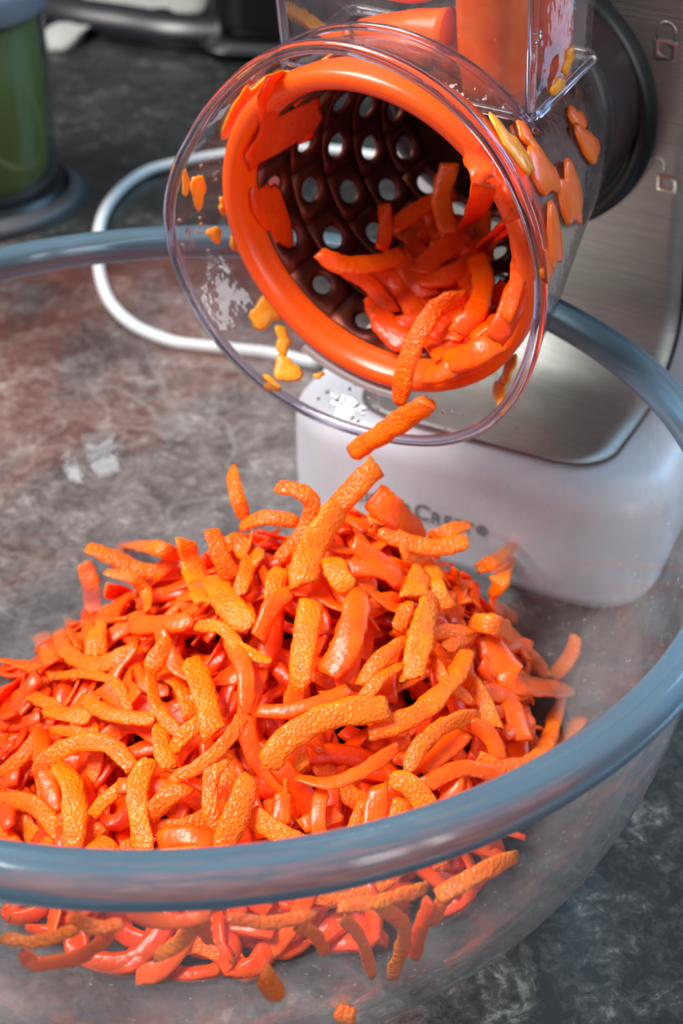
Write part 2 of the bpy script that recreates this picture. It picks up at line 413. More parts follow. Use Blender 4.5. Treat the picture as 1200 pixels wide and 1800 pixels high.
# padlock signs pressed in the steel
def colhit(px, py):
    d = (MI.to_3x3() @ ray(px, py)); o_ = MI @ (CAMP*S) / S
    n_ = Vector((0, -math.cos(lean), -math.sin(lean))); p0 = colpt(0, 10)
    return o_ + d*((p0-o_).dot(n_)/d.dot(n_))
for (px, py, opened) in ((1171, 86, False), (1176, 321, True)):
    h = colhit(px, py)
    L = rrect(-0.36, 0.36, -0.32, 0.32, 0.08, 4); n = len(L)
    H = [(0.16*math.cos(2*PI*i/n-PI*0.75-0.1), 0.16*math.sin(2*PI*i/n-PI*0.75-0.1)) for i in range(n)]
    lp = [[(a, b, z_) for a, b in q] for q, z_ in ((L, -0.02), (L, 0.06), ([(a*.93, b*.93) for a, b in L], 0.085), ([(a*1.12, b*1.12) for a, b in H], 0.085), (H, 0.06), (H, 0.0))]
    Lo = [(a*1.12, b*1.12) for a, b in L]
    lk = cpart('lock_sign', loft(lp), M_LOCK, h.x, h.z, 0.0)
    if not opened: pth = [(-0.24, 0.3, 0.04)] + [(-0.24*math.cos(a), 0.55+0.26*math.sin(a), 0.04) for a in [PI*k/10 for k in range(11)]] + [(0.24, 0.3, 0.04)]
    else: pth = [(-0.62, 0.45, 0.04)] + [(-0.38-0.24*math.cos(a), 0.58+0.26*math.sin(a), 0.04) for a in [PI*k/10 for k in range(11)]] + [(-0.14, 0.3, 0.04)]
    sh = mesh('shackle', *tube(pth, 0.055, 8), M_LOCK, lk)
    mesh('pressed_edge', *loft([[(a*k_, b*k_, z_) for a, b in L] for k_, z_ in ((1.24, 0.0), (1.2, 0.02), (0.98, 0.02))]), M_SEAM, lk)

# clear housing (drum frame)
outline_px = [(485, 95), (430, 130), (385, 175), (345, 235), (315, 300), (299, 360), (301, 420), (318, 475), (345, 535), (385, 595), (430, 645), (480, 685), (540, 720), (600, 745),
              (660, 762), (720, 772), (780, 773), (830, 760), (875, 732), (905, 690), (930, 640), (945, 580), (953, 520), (950, 460), (938, 400), (915, 335), (880, 270), (835, 210), (780, 160), (720, 120), (650, 90), (590, 76), (535, 79)]
fl = []
for px, py in outline_px:
    q = ond(px, py, -1.0); fl.append((math.atan2(q.z, q.x), math.hypot(q.x, q.z)))
fl.sort()
def flange_r(a):
    a = (a+PI) % (2*PI)-PI
    ext_ = [(t-2*PI, r) for t, r in fl] + fl + [(t+2*PI, r) for t, r in fl]
    wsum = rsum = 0
    for t, r in ext_:
        k = math.exp(-((t-a)/0.2)**2); wsum += k; rsum += k*r
    return rsum/wsum
NA = 96; ANG = [2*PI*i/NA for i in range(NA)]
FR_ = [flange_r(a) for a in ANG]
def hloop(y, base, k, grow=0.0):
    return [((base*(1-k)+FR_[i]*k+grow)*math.cos(a), y, (base*(1-k)+FR_[i]*k+grow)*math.sin(a)) for i, a in enumerate(ANG)]
lo = [hloop(-1.0, 4.75, 1), hloop(-0.8, 4.75, .93), hloop(-0.3, 4.72, .68), hloop(0.4, 4.66, .36), hloop(1.2, 4.56, .14), hloop(2.2, 4.38, .04), hloop(3.5, 4.12, 0), hloop(5.0, 3.8, 0), hloop(6.3, 3.45, 0), hloop(7.4, 3.1, 0)]
lo = [[(x, y, z_*(0.84 if z_ < 0 else 1) if y > 3 else (z_*0.93 if (z_ < 0 and y > 2) else z_)) for x, y, z_ in l] for l in lo]   # flatter underneath at the back, clear of the bowl rim
hv, hf = loft(lo)
housing = dpart('spout_housing', (hv, hf), M_CLEAR)
HOUSE = BVHTree.FromPolygons([d2w(v) for v in hv], hf)
lip = dpart('spout_lip', tube([((FR_[i]-0.02)*math.cos(a), -1.05, (FR_[i]-0.02)*math.sin(a)) for i, a in enumerate(ANG)], 0.16, 10, True), M_LIP)
lip['label'] = 'thick rounded lip of the clear spout, faintly violet'
hb = [d2w(v) for v in hv]
shoulder = dpart('highlight_ridge', tube([(4.86*math.cos(a), 1.15, 4.86*math.sin(a)) for a in [PI*(0.22+0.60*k/30) for k in range(31)]], 0.10, 8), M_LIP)  # ridge added to stand in for the white highlight on the shoulder
# small latch under the drum
lt = []
for k in range(13):
    a = math.radians(-121+k*3.4)
    lt.append([((4.62+dr)*math.cos(a), yy, (4.62+dr)*math.sin(a)) for dr, yy in ((-0.08, -0.25), (0.1, -0.25), (0.1, -0.02), (-0.08, -0.02))])
dpart('latch_bar', loft(lt, True, True, True), simple('latch_plastic', (0.42, 0.42, 0.42), 0.4), smooth=False)

# drum: orange ring and sleeve, steel cone with holes (drum frame, axis = y)
def dlathe(prof, n=128, closed=False):
    vs, fs = lathe(prof, n, closed=closed)
    return [(x, z_, y_) for x, y_, z_ in vs], fs
drum = dpart('drum', dlathe([(4.42, 0.25), (4.42, -0.10), (4.36, -0.22), (4.22, -0.28), (4.05, -0.26), (3.93, -0.15), (3.88, 0.1), (3.80, 0.3), (3.76, 0.42), (3.78, 0.6), (4.05, 1.0), (4.22, 1.0), (4.32, 0.7)], closed=True), M_ORANGE)
drum['label'] = 'orange plastic ring of the grating drum'
def cone_r(y): return 3.76-0.16*(y-0.4)
rows, cols = 5, 15; vs = []; fs = []; K = 16
y0c, y1c = 0.45, 6.6; dh = (y1c-y0c)/rows
def cyl(a, y, dr=0.0): r = cone_r(y)+dr; return (r*math.cos(a), y, r*math.sin(a))
for i in range(rows):
    for j in range(cols):
        a0 = 2*PI*(j+(0.5 if i % 2 else 0))/cols; da = 2*PI/cols; yc = y0c+(i+0.5)*dh; ac = a0+da/2
        b = len(vs); rad = 0.31 if i else 0.27
        for lvl in range(4):
            for k in range(K):
                t = 2*PI*k/K+PI/4
                if lvl == 0:
                    q = PI*2*k/K; m_ = max(abs(math.cos(t)), abs(math.sin(t)))
                    vs.append(cyl(ac+math.cos(t)/m_*da/2, yc+math.sin(t)/m_*dh/2))
                else:
                    rr = (0, 0.50, 0.42, rad)[lvl]; dr = (0, 0.0, 0.0, 0.06)[lvl]
                    vs.append(cyl(ac+math.cos(t)*rr/cone_r(yc), yc+math.sin(t)*rr, dr))
        for lvl in range(3):
            for k in range(K):
                k2 = (k+1) % K; fs.append((b+lvl*K+k, b+lvl*K+k2, b+(lvl+1)*K+k2, b+(lvl+1)*K+k))
bb = len(vs)
for k in range(64):
    a = 2*PI*k/64; vs.append(cyl(a, y1c)); vs.append((0.9*math.cos(a), y1c+0.35, 0.9*math.sin(a)))
for k in range(64): fs.append((bb+2*k, bb+2*((k+1) % 64), bb+2*((k+1) % 64)+1, bb+2*k+1))
fs.append(tuple(bb+2*k+1 for k in range(64)))
cone = dpart('perforated_cone', (vs, fs), M_DRUM, parent=drum)
md = cone.modifiers.new('thickness', 'SOLIDIFY'); md.thickness = 0.0006; md.offset = 0
CONE = BVHTree.FromPolygons([d2w((cone_r(y)*.985*math.cos(a), y, cone_r(y)*.985*math.sin(a))) for y in (-0.3, 1.2, 3, 5, 6.5) for a in ANG],
                            [(i*NA+j, i*NA+(j+1) % NA, (i+1)*NA+(j+1) % NA, (i+1)*NA+j) for i in range(4) for j in range(NA)] + [tuple(4*NA+j for j in range(NA))])

dpart('coupling_hub', dlathe([(3.0, 6.9), (3.15, 7.3), (3.3, 8.4), (3.4, 9.6), (2.6, 9.6), (2.4, 7.2), (2.6, 6.9)], closed=True), M_PURPLE)
# hopper chute (drum frame)
def hopbox(x0_, x1, y0, y1, t=0.16):
    L = rrect(x0_, x1, y0, y1, 0.25, 5); I = rrect(x0_+t, x1-t, y0+t, y1-t, 0.12, 5)
    lps = [[(a, b, 3.3) for a, b in L], [(a, b, 6) for a, b in L], [(a, b, 9) for a, b in L], [(a, b, 12.0) for a, b in L], [(a, b, 12.0) for a, b in I], [(a, b, 8) for a, b in I], [(a, b, 3.3) for a, b in I]]
    lps.append(lps[0])
    return loft(lps)
hop = dpart('hopper', hopbox(-3.2, 3.55, 1.3, 4.6), M_HOPPER)
for (x, y) in ((3.45, 1.42), (-3.08, 1.42)):
    dpart('corner_rib', tube([(x, y, z_) for z_ in (3.4, 6, 9, 12)], 0.12, 8), M_LIP, parent=None)
dpart('hopper_foot_rim', tube([(x, y, 3.38+0.22*((x-0.2)/3.4)**2*0-0.0) for x, y in rrect(-3.25, 3.6, 1.25, 4.65, 0.3, 5)], 0.11, 8, True), M_LIP)

# ------------------------------------------------------------------ carrot shreds
def smoothnoise(p, s, seed): return noise.noise(Vector(p)*s + Vector((seed*7.1, seed*3.3, seed)))
def shred_geo(path, width, nrm, thick=0.42, seed=0, nseg=None, nc=12):
    """curved shaving of D-shaped cross-section: round back on the side nrm, flatter inside, ragged edges"""
    L = sum((Vector(path[i+1])-Vector(path[i])).length for i in range(len(path)-1))
    n = nseg or max(8, min(24, int(L/0.13)))
    P = crom(path, n); loops = []; rnd = random.Random(seed)
    thick *= rnd.uniform(0.55, 1.0); tw = rnd.uniform(-0.6, 0.6); e0, e1 = rnd.uniform(0.6, 1.0), rnd.uniform(0.45, 1.0)
    c0, c1 = rnd.uniform(-0.5, 0.5), rnd.uniform(-0.5, 0.5)
    for i, p in enumerate(P):
        t = (P[min(i+1, n-1)]-P[max(i-1, 0)]).normalized()
        f = i/(n-1)
        nn = nrm(f) if callable(nrm) else Vector(nrm)
        nn = (nn - t*nn.dot(t))
        nn = nn.normalized() if nn.length > 1e-4 else t.orthogonal().normalized()
        nn = (Matrix.Rotation(tw*(f-0.5)*2, 3, t) @ nn)
        sd = t.cross(nn)
        env = min(1, e0+(1-e0)*min(1, f/0.12))*min(1, e1+(1-e1)*min(1, (1-f)/0.12))
        wd = width*env*0.5*(1+0.16*smoothnoise(p, 2.2, seed)); th = width*thick*(0.6+0.4*env)
        lp = []
        for k in range(nc):
            a = 2*PI*k/nc; ca, sa = math.cos(a), math.sin(a)
            hgt = (abs(sa)**0.75)*th*0.55 if sa > 0 else -(abs(sa)**0.5)*th*0.16
            ca = math.copysign(abs(ca)**0.75, ca)
            jag = 1+0.07*rnd.uniform(-1, 1)*(1 if abs(ca) > 0.7 else 0.35)
            q = p + sd*ca*wd*jag + nn*hgt
            if i == 0: q = q + t*(c0*ca*wd+0.04*rnd.uniform(-1, 1))
            if i == n-1: q = q + t*(c1*ca*wd+0.04*rnd.uniform(-1, 1))
            lp.append(q + Vector((0.03*smoothnoise(q, 5, seed), 0.03*smoothnoise(q, 5, seed+9), 0.03*smoothnoise(q, 5, seed+5))))
        loops.append(lp)
    return loft(loops, True, True, True)
def shred_obj(path, width, nrm, mat, label, group, cat='carrot shred', name='carrot_shred', thick=0.42, seed=0):
    c = sum((Vector(p) for p in path), Vector())/len(path)
    vs, fs = shred_geo([Vector(p)-c for p in path], width, nrm, thick, seed)
    o = mesh(name, vs, fs, mat); o.location = c*S
    tag(o, label, cat, group); return o
def pick(seed):
    r = random.Random(seed*13+5).random(); return M_CARROT if r < 0.55 else (M_CARROT2 if r < 0.75 else M_CARROT3)

# heap surface (height above the table) used only to lay the shreds on
PKX, PKY, PKZ = 3.7, 3.0, 6.3
def base_rad(a):
    tab = [(-180, 9.0), (-150, 10.6), (-120, 11.4), (-90, 10.9), (-60, 9.8), (-30, 7.2), (0, 5.6), (30, 4.6), (60, 4.2), (90, 4.2), (120, 4.6), (150, 6.6), (180, 9.0)]
    d = math.degrees(a)
    for (a0, r0), (a1, r1) in zip(tab, tab[1:]):
        if a0 <= d <= a1: return r0+(r1-r0)*(d-a0)/(a1-a0)
    return 6
def heap(x, y):
    dx, dy = x-PKX, y-PKY; q = math.hypot(dx, dy)/base_rad(math.atan2(dy, dx))
    if q >= 1: return 0.75-(q-1)*4
    return 0.75 + (PKZ-0.75)*(1-q**1.25)**0.95
G = 60; gv = []; gf = []
for i in range(G+1):
    for j in range(G+1):
        x = -12+24*i/G; y = -12+24*j/G; gv.append(Vector((x, y, heap(x, y))))
for i in range(G):
    for j in range(G): a = i*(G+1)+j; gf.append((a, a+G+1, a+G+2, a+1))
HEAP = BVHTree.FromPolygons(gv, gf)
def depth_of(bvh, px, py):
    d = ray(px, py); ln = d.length; h = bvh.ray_cast(CAMP, d/ln)
    return (h[3]/ln, h[0], h[1]) if h[0] is not None else None
def lay(pts, bvh, lift, arch=0.12):
    D = [depth_of(bvh, *p) for p in pts]
    ok = [i for i, d in enumerate(D) if d]
    out = []
    for i, p in enumerate(pts):
        if D[i]: dd = D[i][0]
        elif ok: dd = D[min(ok, key=lambda k: abs(k-i))][0]
        else:
            dd = 30.5
            for s in range(0, 260, 6):
                q = depth_of(bvh, p[0], p[1]+s)
                if q: dd = q[0]; break
        f = i/(len(pts)-1) if len(pts) > 1 else 0
        out.append(at(p[0], p[1], dd - lift - arch*math.sin(PI*f)))
    return out, sum((out[i]-CAMP).dot(fw) for i in range(len(out)))/len(out)
G1 = 'grated carrot shreds heaped in the glass bowl'
HEAPLIST = [
 ([(155,962),(210,985),(250,1003),(320,1010)],24,.25,'wide flat shred pointing up-left at the top left edge of the heap'),
 ([(210,975),(225,960),(270,962),(318,978)],22,.2,'hooked shred bridging a gap at the upper left of the heap'),
 ([(148,990),(160,1030),(163,1080),(158,1120)],28,.3,'upright shred with ragged top at the left shoulder of the heap'),
 ([(126,1040),(129,1080),(138,1140)],27,.25,'straight upright shred left of the ragged upright one'),
 ([(68,1100),(84,1145),(102,1185)],28,.25,'straight shred leaning left, the outermost at the left shoulder'),
 ([(22,1232),(40,1218),(70,1230),(110,1248)],19,.2,'thin shred with a bent tip reaching furthest left over the glass'),
 ([(104,1108),(115,1142),(150,1166),(195,1163),(240,1135)],25,.5,'long shred curved like a smile on the left shoulder'),
 ([(186,1005),(234,1018),(258,1045),(259,1075)],18,.45,'thin shred arching down below the wide flat one'),
 ([(185,1060),(172,1105),(168,1155)],28,.45,'rough-backed shred standing behind the smile-shaped one'),
 ([(232,1100),(285,1098),(340,1092)],30,.5,'smooth broad shred lying level in the upper left of the heap'),
 ([(100,1188),(150,1185),(205,1202),(228,1250)],15,.45,'very thin shred curling below the smile-shaped one'),
 ([(300,1130),(280,1150),(262,1182)],29,.55,'short blunt shred with wet tip under the level broad one'),
 ([(325,950),(340,1005),(362,1062)],34,.5,'thick rough shred rising to a pointed top on the upper left'),
 ([(372,932),(387,975),(408,1020)],26,.5,'shred with square top right of the thick pointed one'),
 ([(408,826),(415,868),(432,915)],21,.25,'lone shred standing upright above the back of the heap'),
 ([(487,856),(528,864),(548,888),(530,940),(488,985)],24,.55,'long hooked shred drooping over the back of the heap'),
 ([(425,925),(468,910),(525,918)],23,.3,'arched shred at the back between the upright and the hooked one'),
 ([(375,1015),(400,1062),(440,1105)],40,.7,'fat rough shred sloping down right in the upper middle'),
 ([(595,892),(558,945),(538,990),(532,1030)],44,.85,'widest rough shred hanging down from the summit'),
 ([(662,818),(632,850),(592,892)],34,.75,'thick shred at the very summit pointing up right'),
 ([(583,985),(597,1015),(614,1038)],34,.75,'short sparkling shred beside the widest one'),
 ([(512,1040),(480,1064),(452,1125)],27,.65,'smooth shred curving down left in the middle of the heap'),
 ([(547,1060),(540,1100),(530,1165),(528,1215)],36,.7,'upright rough shred with flared foot in the centre'),
 ([(632,1040),(620,1100),(602,1150),(572,1185)],42,.7,'broad smooth curved shred right of the flared one'),
 ([(441,980),(430,1016),(418,1050)],23,.5,'slim shred leaning between two fat ones in the upper middle'),
 ([(492,1000),(482,1030),(478,1062)],27,.5,'short rough shred left of the widest shred'),
 ([(400,945),(430,965),(458,988)],31,.45,'blunt shred tucked under the arched one at the back'),
 ([(345,1100),(390,1105),(425,1140),(475,1164)],20,.85,'thin twisted shred ending in a pale tip in the middle'),
 ([(655,872),(692,902),(742,945)],42,.75,'thick dark-sided shred sloping from the summit to the lettering'),
 ([(668,932),(720,955),(775,962),(822,950)],27,.8,'long shred sweeping right below the summit'),
 ([(754,947),(790,932),(824,922)],21,.7,'short shred in front of the printed letters'),
 ([(838,1000),(875,982),(902,955),(920,918)],19,.35,'slender pale shred sticking up at the right of the heap'),
 ([(892,985),(880,1015),(864,1048)],28,.35,'folded ragged shred below the slender pale one'),
 ([(705,972),(748,990),(768,1035),(786,1070)],28,.9,'hooked rough shred ending in a point right of centre'),
 ([(740,1005),(725,1050)],37,.75,'short broad pale shred under the hooked pointed one'),
 ([(757,1045),(740,1120),(720,1197)],36,.85,'long straight rough shred standing right of centre'),
 ([(715,1062),(700,1110)],24,.6,'stubby shred with a split tip right of centre'),
 ([(610,1000),(665,1000),(705,1022)],29,.5,'smooth dark shred lying below the summit'),
 ([(625,1060),(617,1130),(606,1205)],38,.45,'long broad dark shred behind the smooth curved one'),
 ([(715,1125),(672,1155),(630,1205)],23,.7,'slim shred sloping down left in the right middle'),
 ([(703,1168),(665,1195),(636,1235)],23,.75,'slim glossy shred just below the sloping slim one'),
 ([(758,1112),(828,1108)],21,.7,'small level shred touching the long arched one on the right'),
 ([(780,1140),(830,1116)],19,.65,'small slanting shred below the small level one'),
 ([(828,1095),(880,1103),(925,1150),(960,1190)],28,.7,'long arched shred on the right shoulder'),
 ([(850,1120),(886,1172),(920,1203),(1000,1212)],42,.6,'broad smooth shred with a square end at the right edge'),
 ([(1012,1118),(1000,1158),(968,1192)],21,.3,'curved pale shred standing at the right edge'),
 ([(820,1145),(798,1190),(740,1250),(648,1292)],30,.8,'very long curved shred crossing the right side'),
 ([(762,1160),(783,1196),(832,1237)],19,.65,'thin pointed shred crossing behind the very long one'),
 ([(862,1062),(910,1090),(932,1122)],24,.35,'short dark shred on the right shoulder by the glass'),
 ([(2,1365),(40,1330),(70,1288)],22,.3,'shred sloping down left to the left glass wall'),
 ([(64,1362),(90,1330),(145,1305),(195,1312),(235,1352)],27,.7,'long arched shred like a bridge at the lower left'),
 ([(-8,1405),(54,1412),(92,1448),(110,1480)],27,.5,'long curved shred coming in from the lower left glass wall'),
 ([(102,1346),(125,1378),(132,1430),(130,1492)],36,.75,'thick upright rough shred at the lower left'),
 ([(-6,1452),(18,1482),(38,1512)],27,.3,'lone short shred against the glass at the lower left'),
 ([(267,1335),(243,1376),(243,1430),(256,1508)],31,.95,'upright speckled shred, S-curved, in the lower left'),
 ([(162,1434),(192,1400),(234,1374)],22,.7,'short shred with a cut end left of the speckled one'),
 ([(80,1247),(120,1256),(162,1262)],27,.45,'blunt wet-tipped shred at the left edge'),
 ([(148,1229),(195,1256),(275,1266)],23,.6,'gently sagging shred in the left middle'),
 ([(266,1180),(270,1225),(288,1262),(318,1292)],19,.7,'thin shred bowed to the left in the left middle'),
 ([(282,1275),(286,1318),(300,1352)],27,.75,'short rough shred below the thin bowed one'),
 ([(357,1268),(324,1292),(303,1322)],25,.8,'short rough shred sloping down left beside the centre'),
 ([(262,1438),(294,1400),(335,1385)],29,.75,'broad shred sloping down left below the long thin curve'),
 ([(166,1482),(194,1496),(206,1530)],31,.7,'short bent shred resting near the rim at the lower left'),
 ([(95,1506),(135,1515),(180,1508)],21,.6,'low level shred lying along the rim at the lower left'),
 ([(280,1478),(330,1470),(378,1480)],31,.75,'smooth level shred just above the front rim'),
 ([(272,1512),(330,1508),(392,1512)],31,.85,'rough level shred lying against the front rim'),
 ([(225,1478),(229,1524)],25,.7,'short upright shred behind the front rim'),
 ([(72,1285),(76,1340),(98,1430)],27,.4,'smooth upright shred behind the bridge-like arch'),
 ([(88,1284),(135,1288),(175,1312)],17,.45,'thin shred passing above the bridge-like arch'),
 ([(402,1118),(430,1180),(433,1255)],26,.9,'smooth curved shred running down the middle'),
 ([(338,1158),(358,1220),(376,1292)],36,.9,'broad rough shred standing left of the middle'),
 ([(425,1262),(400,1300),(352,1345),(298,1372)],21,1.0,'long thin curved shred sweeping down left below the middle'),
 ([(398,1330),(372,1360),(370,1420),(386,1462)],24,.9,'thin C-shaped shred in the lower middle'),
 ([(438,1365),(420,1420),(386,1500)],38,1.1,'fat cylindrical shred standing in the lower middle'),
 ([(475,1352),(492,1312),(555,1268),(620,1250),(682,1246)],40,1.1,'large bright arched shred in the centre'),
 ([(522,1368),(585,1376),(645,1350),(700,1312)],21,.85,'smooth shred curved like a bowl under the large bright arch'),
 ([(450,1250),(500,1250),(560,1235),(612,1212)],23,.75,'smooth dark shred above the large bright arch'),
 ([(442,1432),(495,1468),(558,1502)],32,.8,'rough shred sloping down right to the front rim'),
 ([(566,1388),(558,1440),(568,1490)],23,.6,'thin dark shred standing behind the front rim'),
 ([(497,1395),(492,1448)],26,.5,'short dark shred hanging in the hollow by the front rim'),
 ([(645,1405),(612,1475)],20,.6,'thin shred leaning above the front rim right of the hollow'),
 ([(530,1452),(595,1428)],28,.4,'deep red shred lying in the hollow by the front rim'),
 ([(524,1300),(530,1352)],26,.6,'short shred hanging beneath the large bright arch'),
 ([(840,1254),(776,1278),(736,1314),(715,1358)],26,.95,'glossy shred bent down left on the lower right'),
 ([(686,1368),(725,1384),(764,1442)],33,1.0,'bright folded shred above the blue rim'),
 ([(820,1270),(860,1292),(880,1340)],27,.75,'dark arched shred behind the glossy bent one'),
 ([(838,1333),(886,1351),(952,1322),(984,1230)],24,.8,'long hook-shaped shred at the lower right edge'),
 ([(1016,1265),(985,1318),(935,1380)],28,.4,'straight shred leaning on the glass at the lower right edge'),
 ([(747,1380),(805,1351),(857,1358),(902,1386)],24,.85,'arched dark shred just above the blue rim'),
 ([(798,1370),(783,1438)],31,.75,'upright shred under the arched dark one'),
 ([(664,1380),(655,1470)],33,.7,'wide dark upright shred above the front rim'),
 ([(815,1288),(740,1358)],33,.6,'broad dark shred beneath the glossy bent one'),
 ([(932,1262),(884,1294)],27,.6,'torn dark shred near the lower right edge'),
 ([(838,1219),(922,1219)],29,.45,'level dark shred under the square-ended one'),
 ([(706,1404),(692,1465)],29,.65,'crumbly shred below the bright folded one'),
]
for i, (pts, wpx, lift, lab) in enumerate(HEAPLIST):
    P, dep = lay(pts, HEAP, lift*0.85, 0.15)
    view = (CAMP-sum(P, Vector())/len(P)).normalized()
    nn = (view + Vector((random.uniform(-.3, .3), random.uniform(-.3, .3), 0.5+random.uniform(-.2, .3)))).normalized()
    shred_obj(P, wpx*dep/FPX*1.25, nn, M_CARROT3 if ('smooth' in lab or 'dark' in lab or 'deep' in lab) else (M_CARROT2 if any(k_ in lab for k_ in ('rough', 'bright', 'speckled', 'pale', 'sparkling')) else M_CARROT), lab, G1, seed=i+1)

# shreds pressed on the front glass, seen below the rim
G2 = 'carrot shreds seen through the front glass below the rim'
GLASSLIST = [
 ([(28,1690),(60,1712),(140,1697),(196,1655)],26,'long shred curved like a smile behind the front glass, lower left'),
 ([(268,1702),(318,1675),(355,1632)],26,'shred with a splayed end behind the front glass, left of centre'),
 ([(-5,1668),(60,1673),(135,1650)],22,'thin level shred behind the front glass at the far left'),
 ([(350,1630),(366,1676)],26,'short stub behind the front glass next to the splayed shred'),
 ([(528,1645),(560,1662),(578,1695)],22,'thin bent shred behind the front glass near the lone piece'),
 ([(606,1630),(642,1668),(662,1732)],22,'curved shred hanging behind the front glass, left of a pair'),
 ([(668,1606),(720,1650),(697,1738)],26,'thicker curved shred hanging behind the front glass, right of a pair'),
 ([(768,1598),(748,1650),(738,1700)],26,'pointed shred hanging behind the front glass beneath the slanted mass'),
 ([(922,1518),(850,1552),(778,1592)],32,'broad slanted shred behind the front glass at the right'),
 ([(850,1560),(800,1585),(765,1640)],28,'blurred shred just under the broad slanted one'),
 ([(120,1625),(160,1650),(210,1640)],26,'shred close under the rim at the left'),
 ([(220,1622),(290,1640),(370,1630)],26,'long shred close under the rim left of centre'),
 ([(400,1630),(470,1640),(560,1625)],24,'long shred close under the rim at the centre'),
 ([(600,1612),(680,1600),(760,1575)],26,'long shred close under the rim right of centre'),
]
for i, (pts, wpx, lab) in enumerate(GLASSLIST):
    out = []
    P, dep = lay(pts, BOWL_IN, 0.0, 0.0)
    P2 = []
    for p in P:            # move inside the wall
        r = math.hypot(p.x, p.y); lim = inner_r(max(p.z, 0.8))-0.22
        if p.z < 0.95: p = Vector((p.x, p.y, 0.95))
        if r > lim: p = Vector((p.x*lim/r, p.y*lim/r, p.z))
        P2.append(p)
    shred_obj(P2, wpx*dep/FPX*1.05, (CAMP-P2[0]).normalized(), pick(i+200), lab, G2, seed=i+300)
for k, (pts, wpx, lab) in enumerate([([(462,1712),(484,1752)],42,'lone short carrot chunk lying in the bowl under the front rim'), ([(590,1780),(622,1786)],30,'smallest lone carrot crumb at the bottom edge of the bowl')]):
    P, dep = lay(pts, BOWL_IN, 0.25, 0.0)
    shred_obj(P, wpx*dep/FPX, (CAMP-P[0]).normalized(), M_CARROT2, lab, None, thick=0.6, seed=500+k)

# filling shreds between and under the traced ones
def rand_shred(seed, sink0, sink1):
    r = random.Random(seed)
    while True:
        a = r.uniform(-PI, PI); q = math.sqrt(r.random())*0.97
        x = PKX+math.cos(a)*q*base_rad(a); y = PKY+math.sin(a)*q*base_rad(a)
        z = heap(x, y)-r.uniform(sink0, sink1)
        if z < 0.95: z = 0.95+r.random()*0.15
        if math.hypot(x, y) > inner_r(z)-0.7: continue
        break
    L = r.uniform(1.5, 3.5); cur = r.uniform(0.5, 2.0)*r.choice((-1, 1)); th = r.uniform(0, 2*PI)
    e = 0.3; nn = Vector((-(heap(x+e, y)-heap(x-e, y))/2/e, -(heap(x, y+e)-heap(x, y-e))/2/e, 1)).normalized()
    u = nn.orthogonal().normalized(); v = nn.cross(u); tilt = r.uniform(-0.35, 0.35)
    pts = []
    for k in range(5):
        s = (k/4-0.5); ang = th+cur*s
        d = u*math.cos(th)+v*math.sin(th); c = -u*math.sin(th)+v*math.cos(th)
        p = Vector((x, y, z)) + d*(s*L) + c*(cur*L*(s*s-0.08)*0.7) + nn*(tilt*s*L + 0.35*(0.25-s*s)*r.uniform(0.2, 1.2))
        p.z = max(p.z, 0.92); rr = math.hypot(p.x, p.y); lim = inner_r(p.z)-0.25
        if rr > lim: p.x *= lim/rr; p.y *= lim/rr
        pts.append(p)
    nv_ = (nn + Vector((r.uniform(-.8, .8), r.uniform(-.8, .8), r.uniform(-.3, .3)))).normalized()
    return pts, r.uniform(0.38, 0.60), nv_
n_fill = 300-len(HEAPLIST)-len(GLASSLIST)-42
for i in range(n_fill):
    pts, wd, nn = rand_shred(1000+i, -0.05, 0.45)
    shred_obj(pts, wd, nn, M_CARROT3 if i % 3 else M_CARROT, 'thin curved orange carrot shred packed between the others in the heap', 'carrot shreds packed between the others in the heap', seed=1000+i)  # mostly the deeper tone, painting the shade between the upper shreds
AV, AF = [], []
for i in range(900):
    pts, wd, nn = rand_shred(5000+i, 0.35, 2.0)
    vs, fs = shred_geo(pts, wd, nn, 0.45, i, 8, 6); b = len(AV); AV += vs; AF += [tuple(k+b for k in f) for f in fs]
inn = mesh('grated_carrot', AV, AF, M_CARROT4)
tag(inn, 'dense deep orange grated carrot in the shaded inside of the heap', 'grated carrot', kind='stuff')

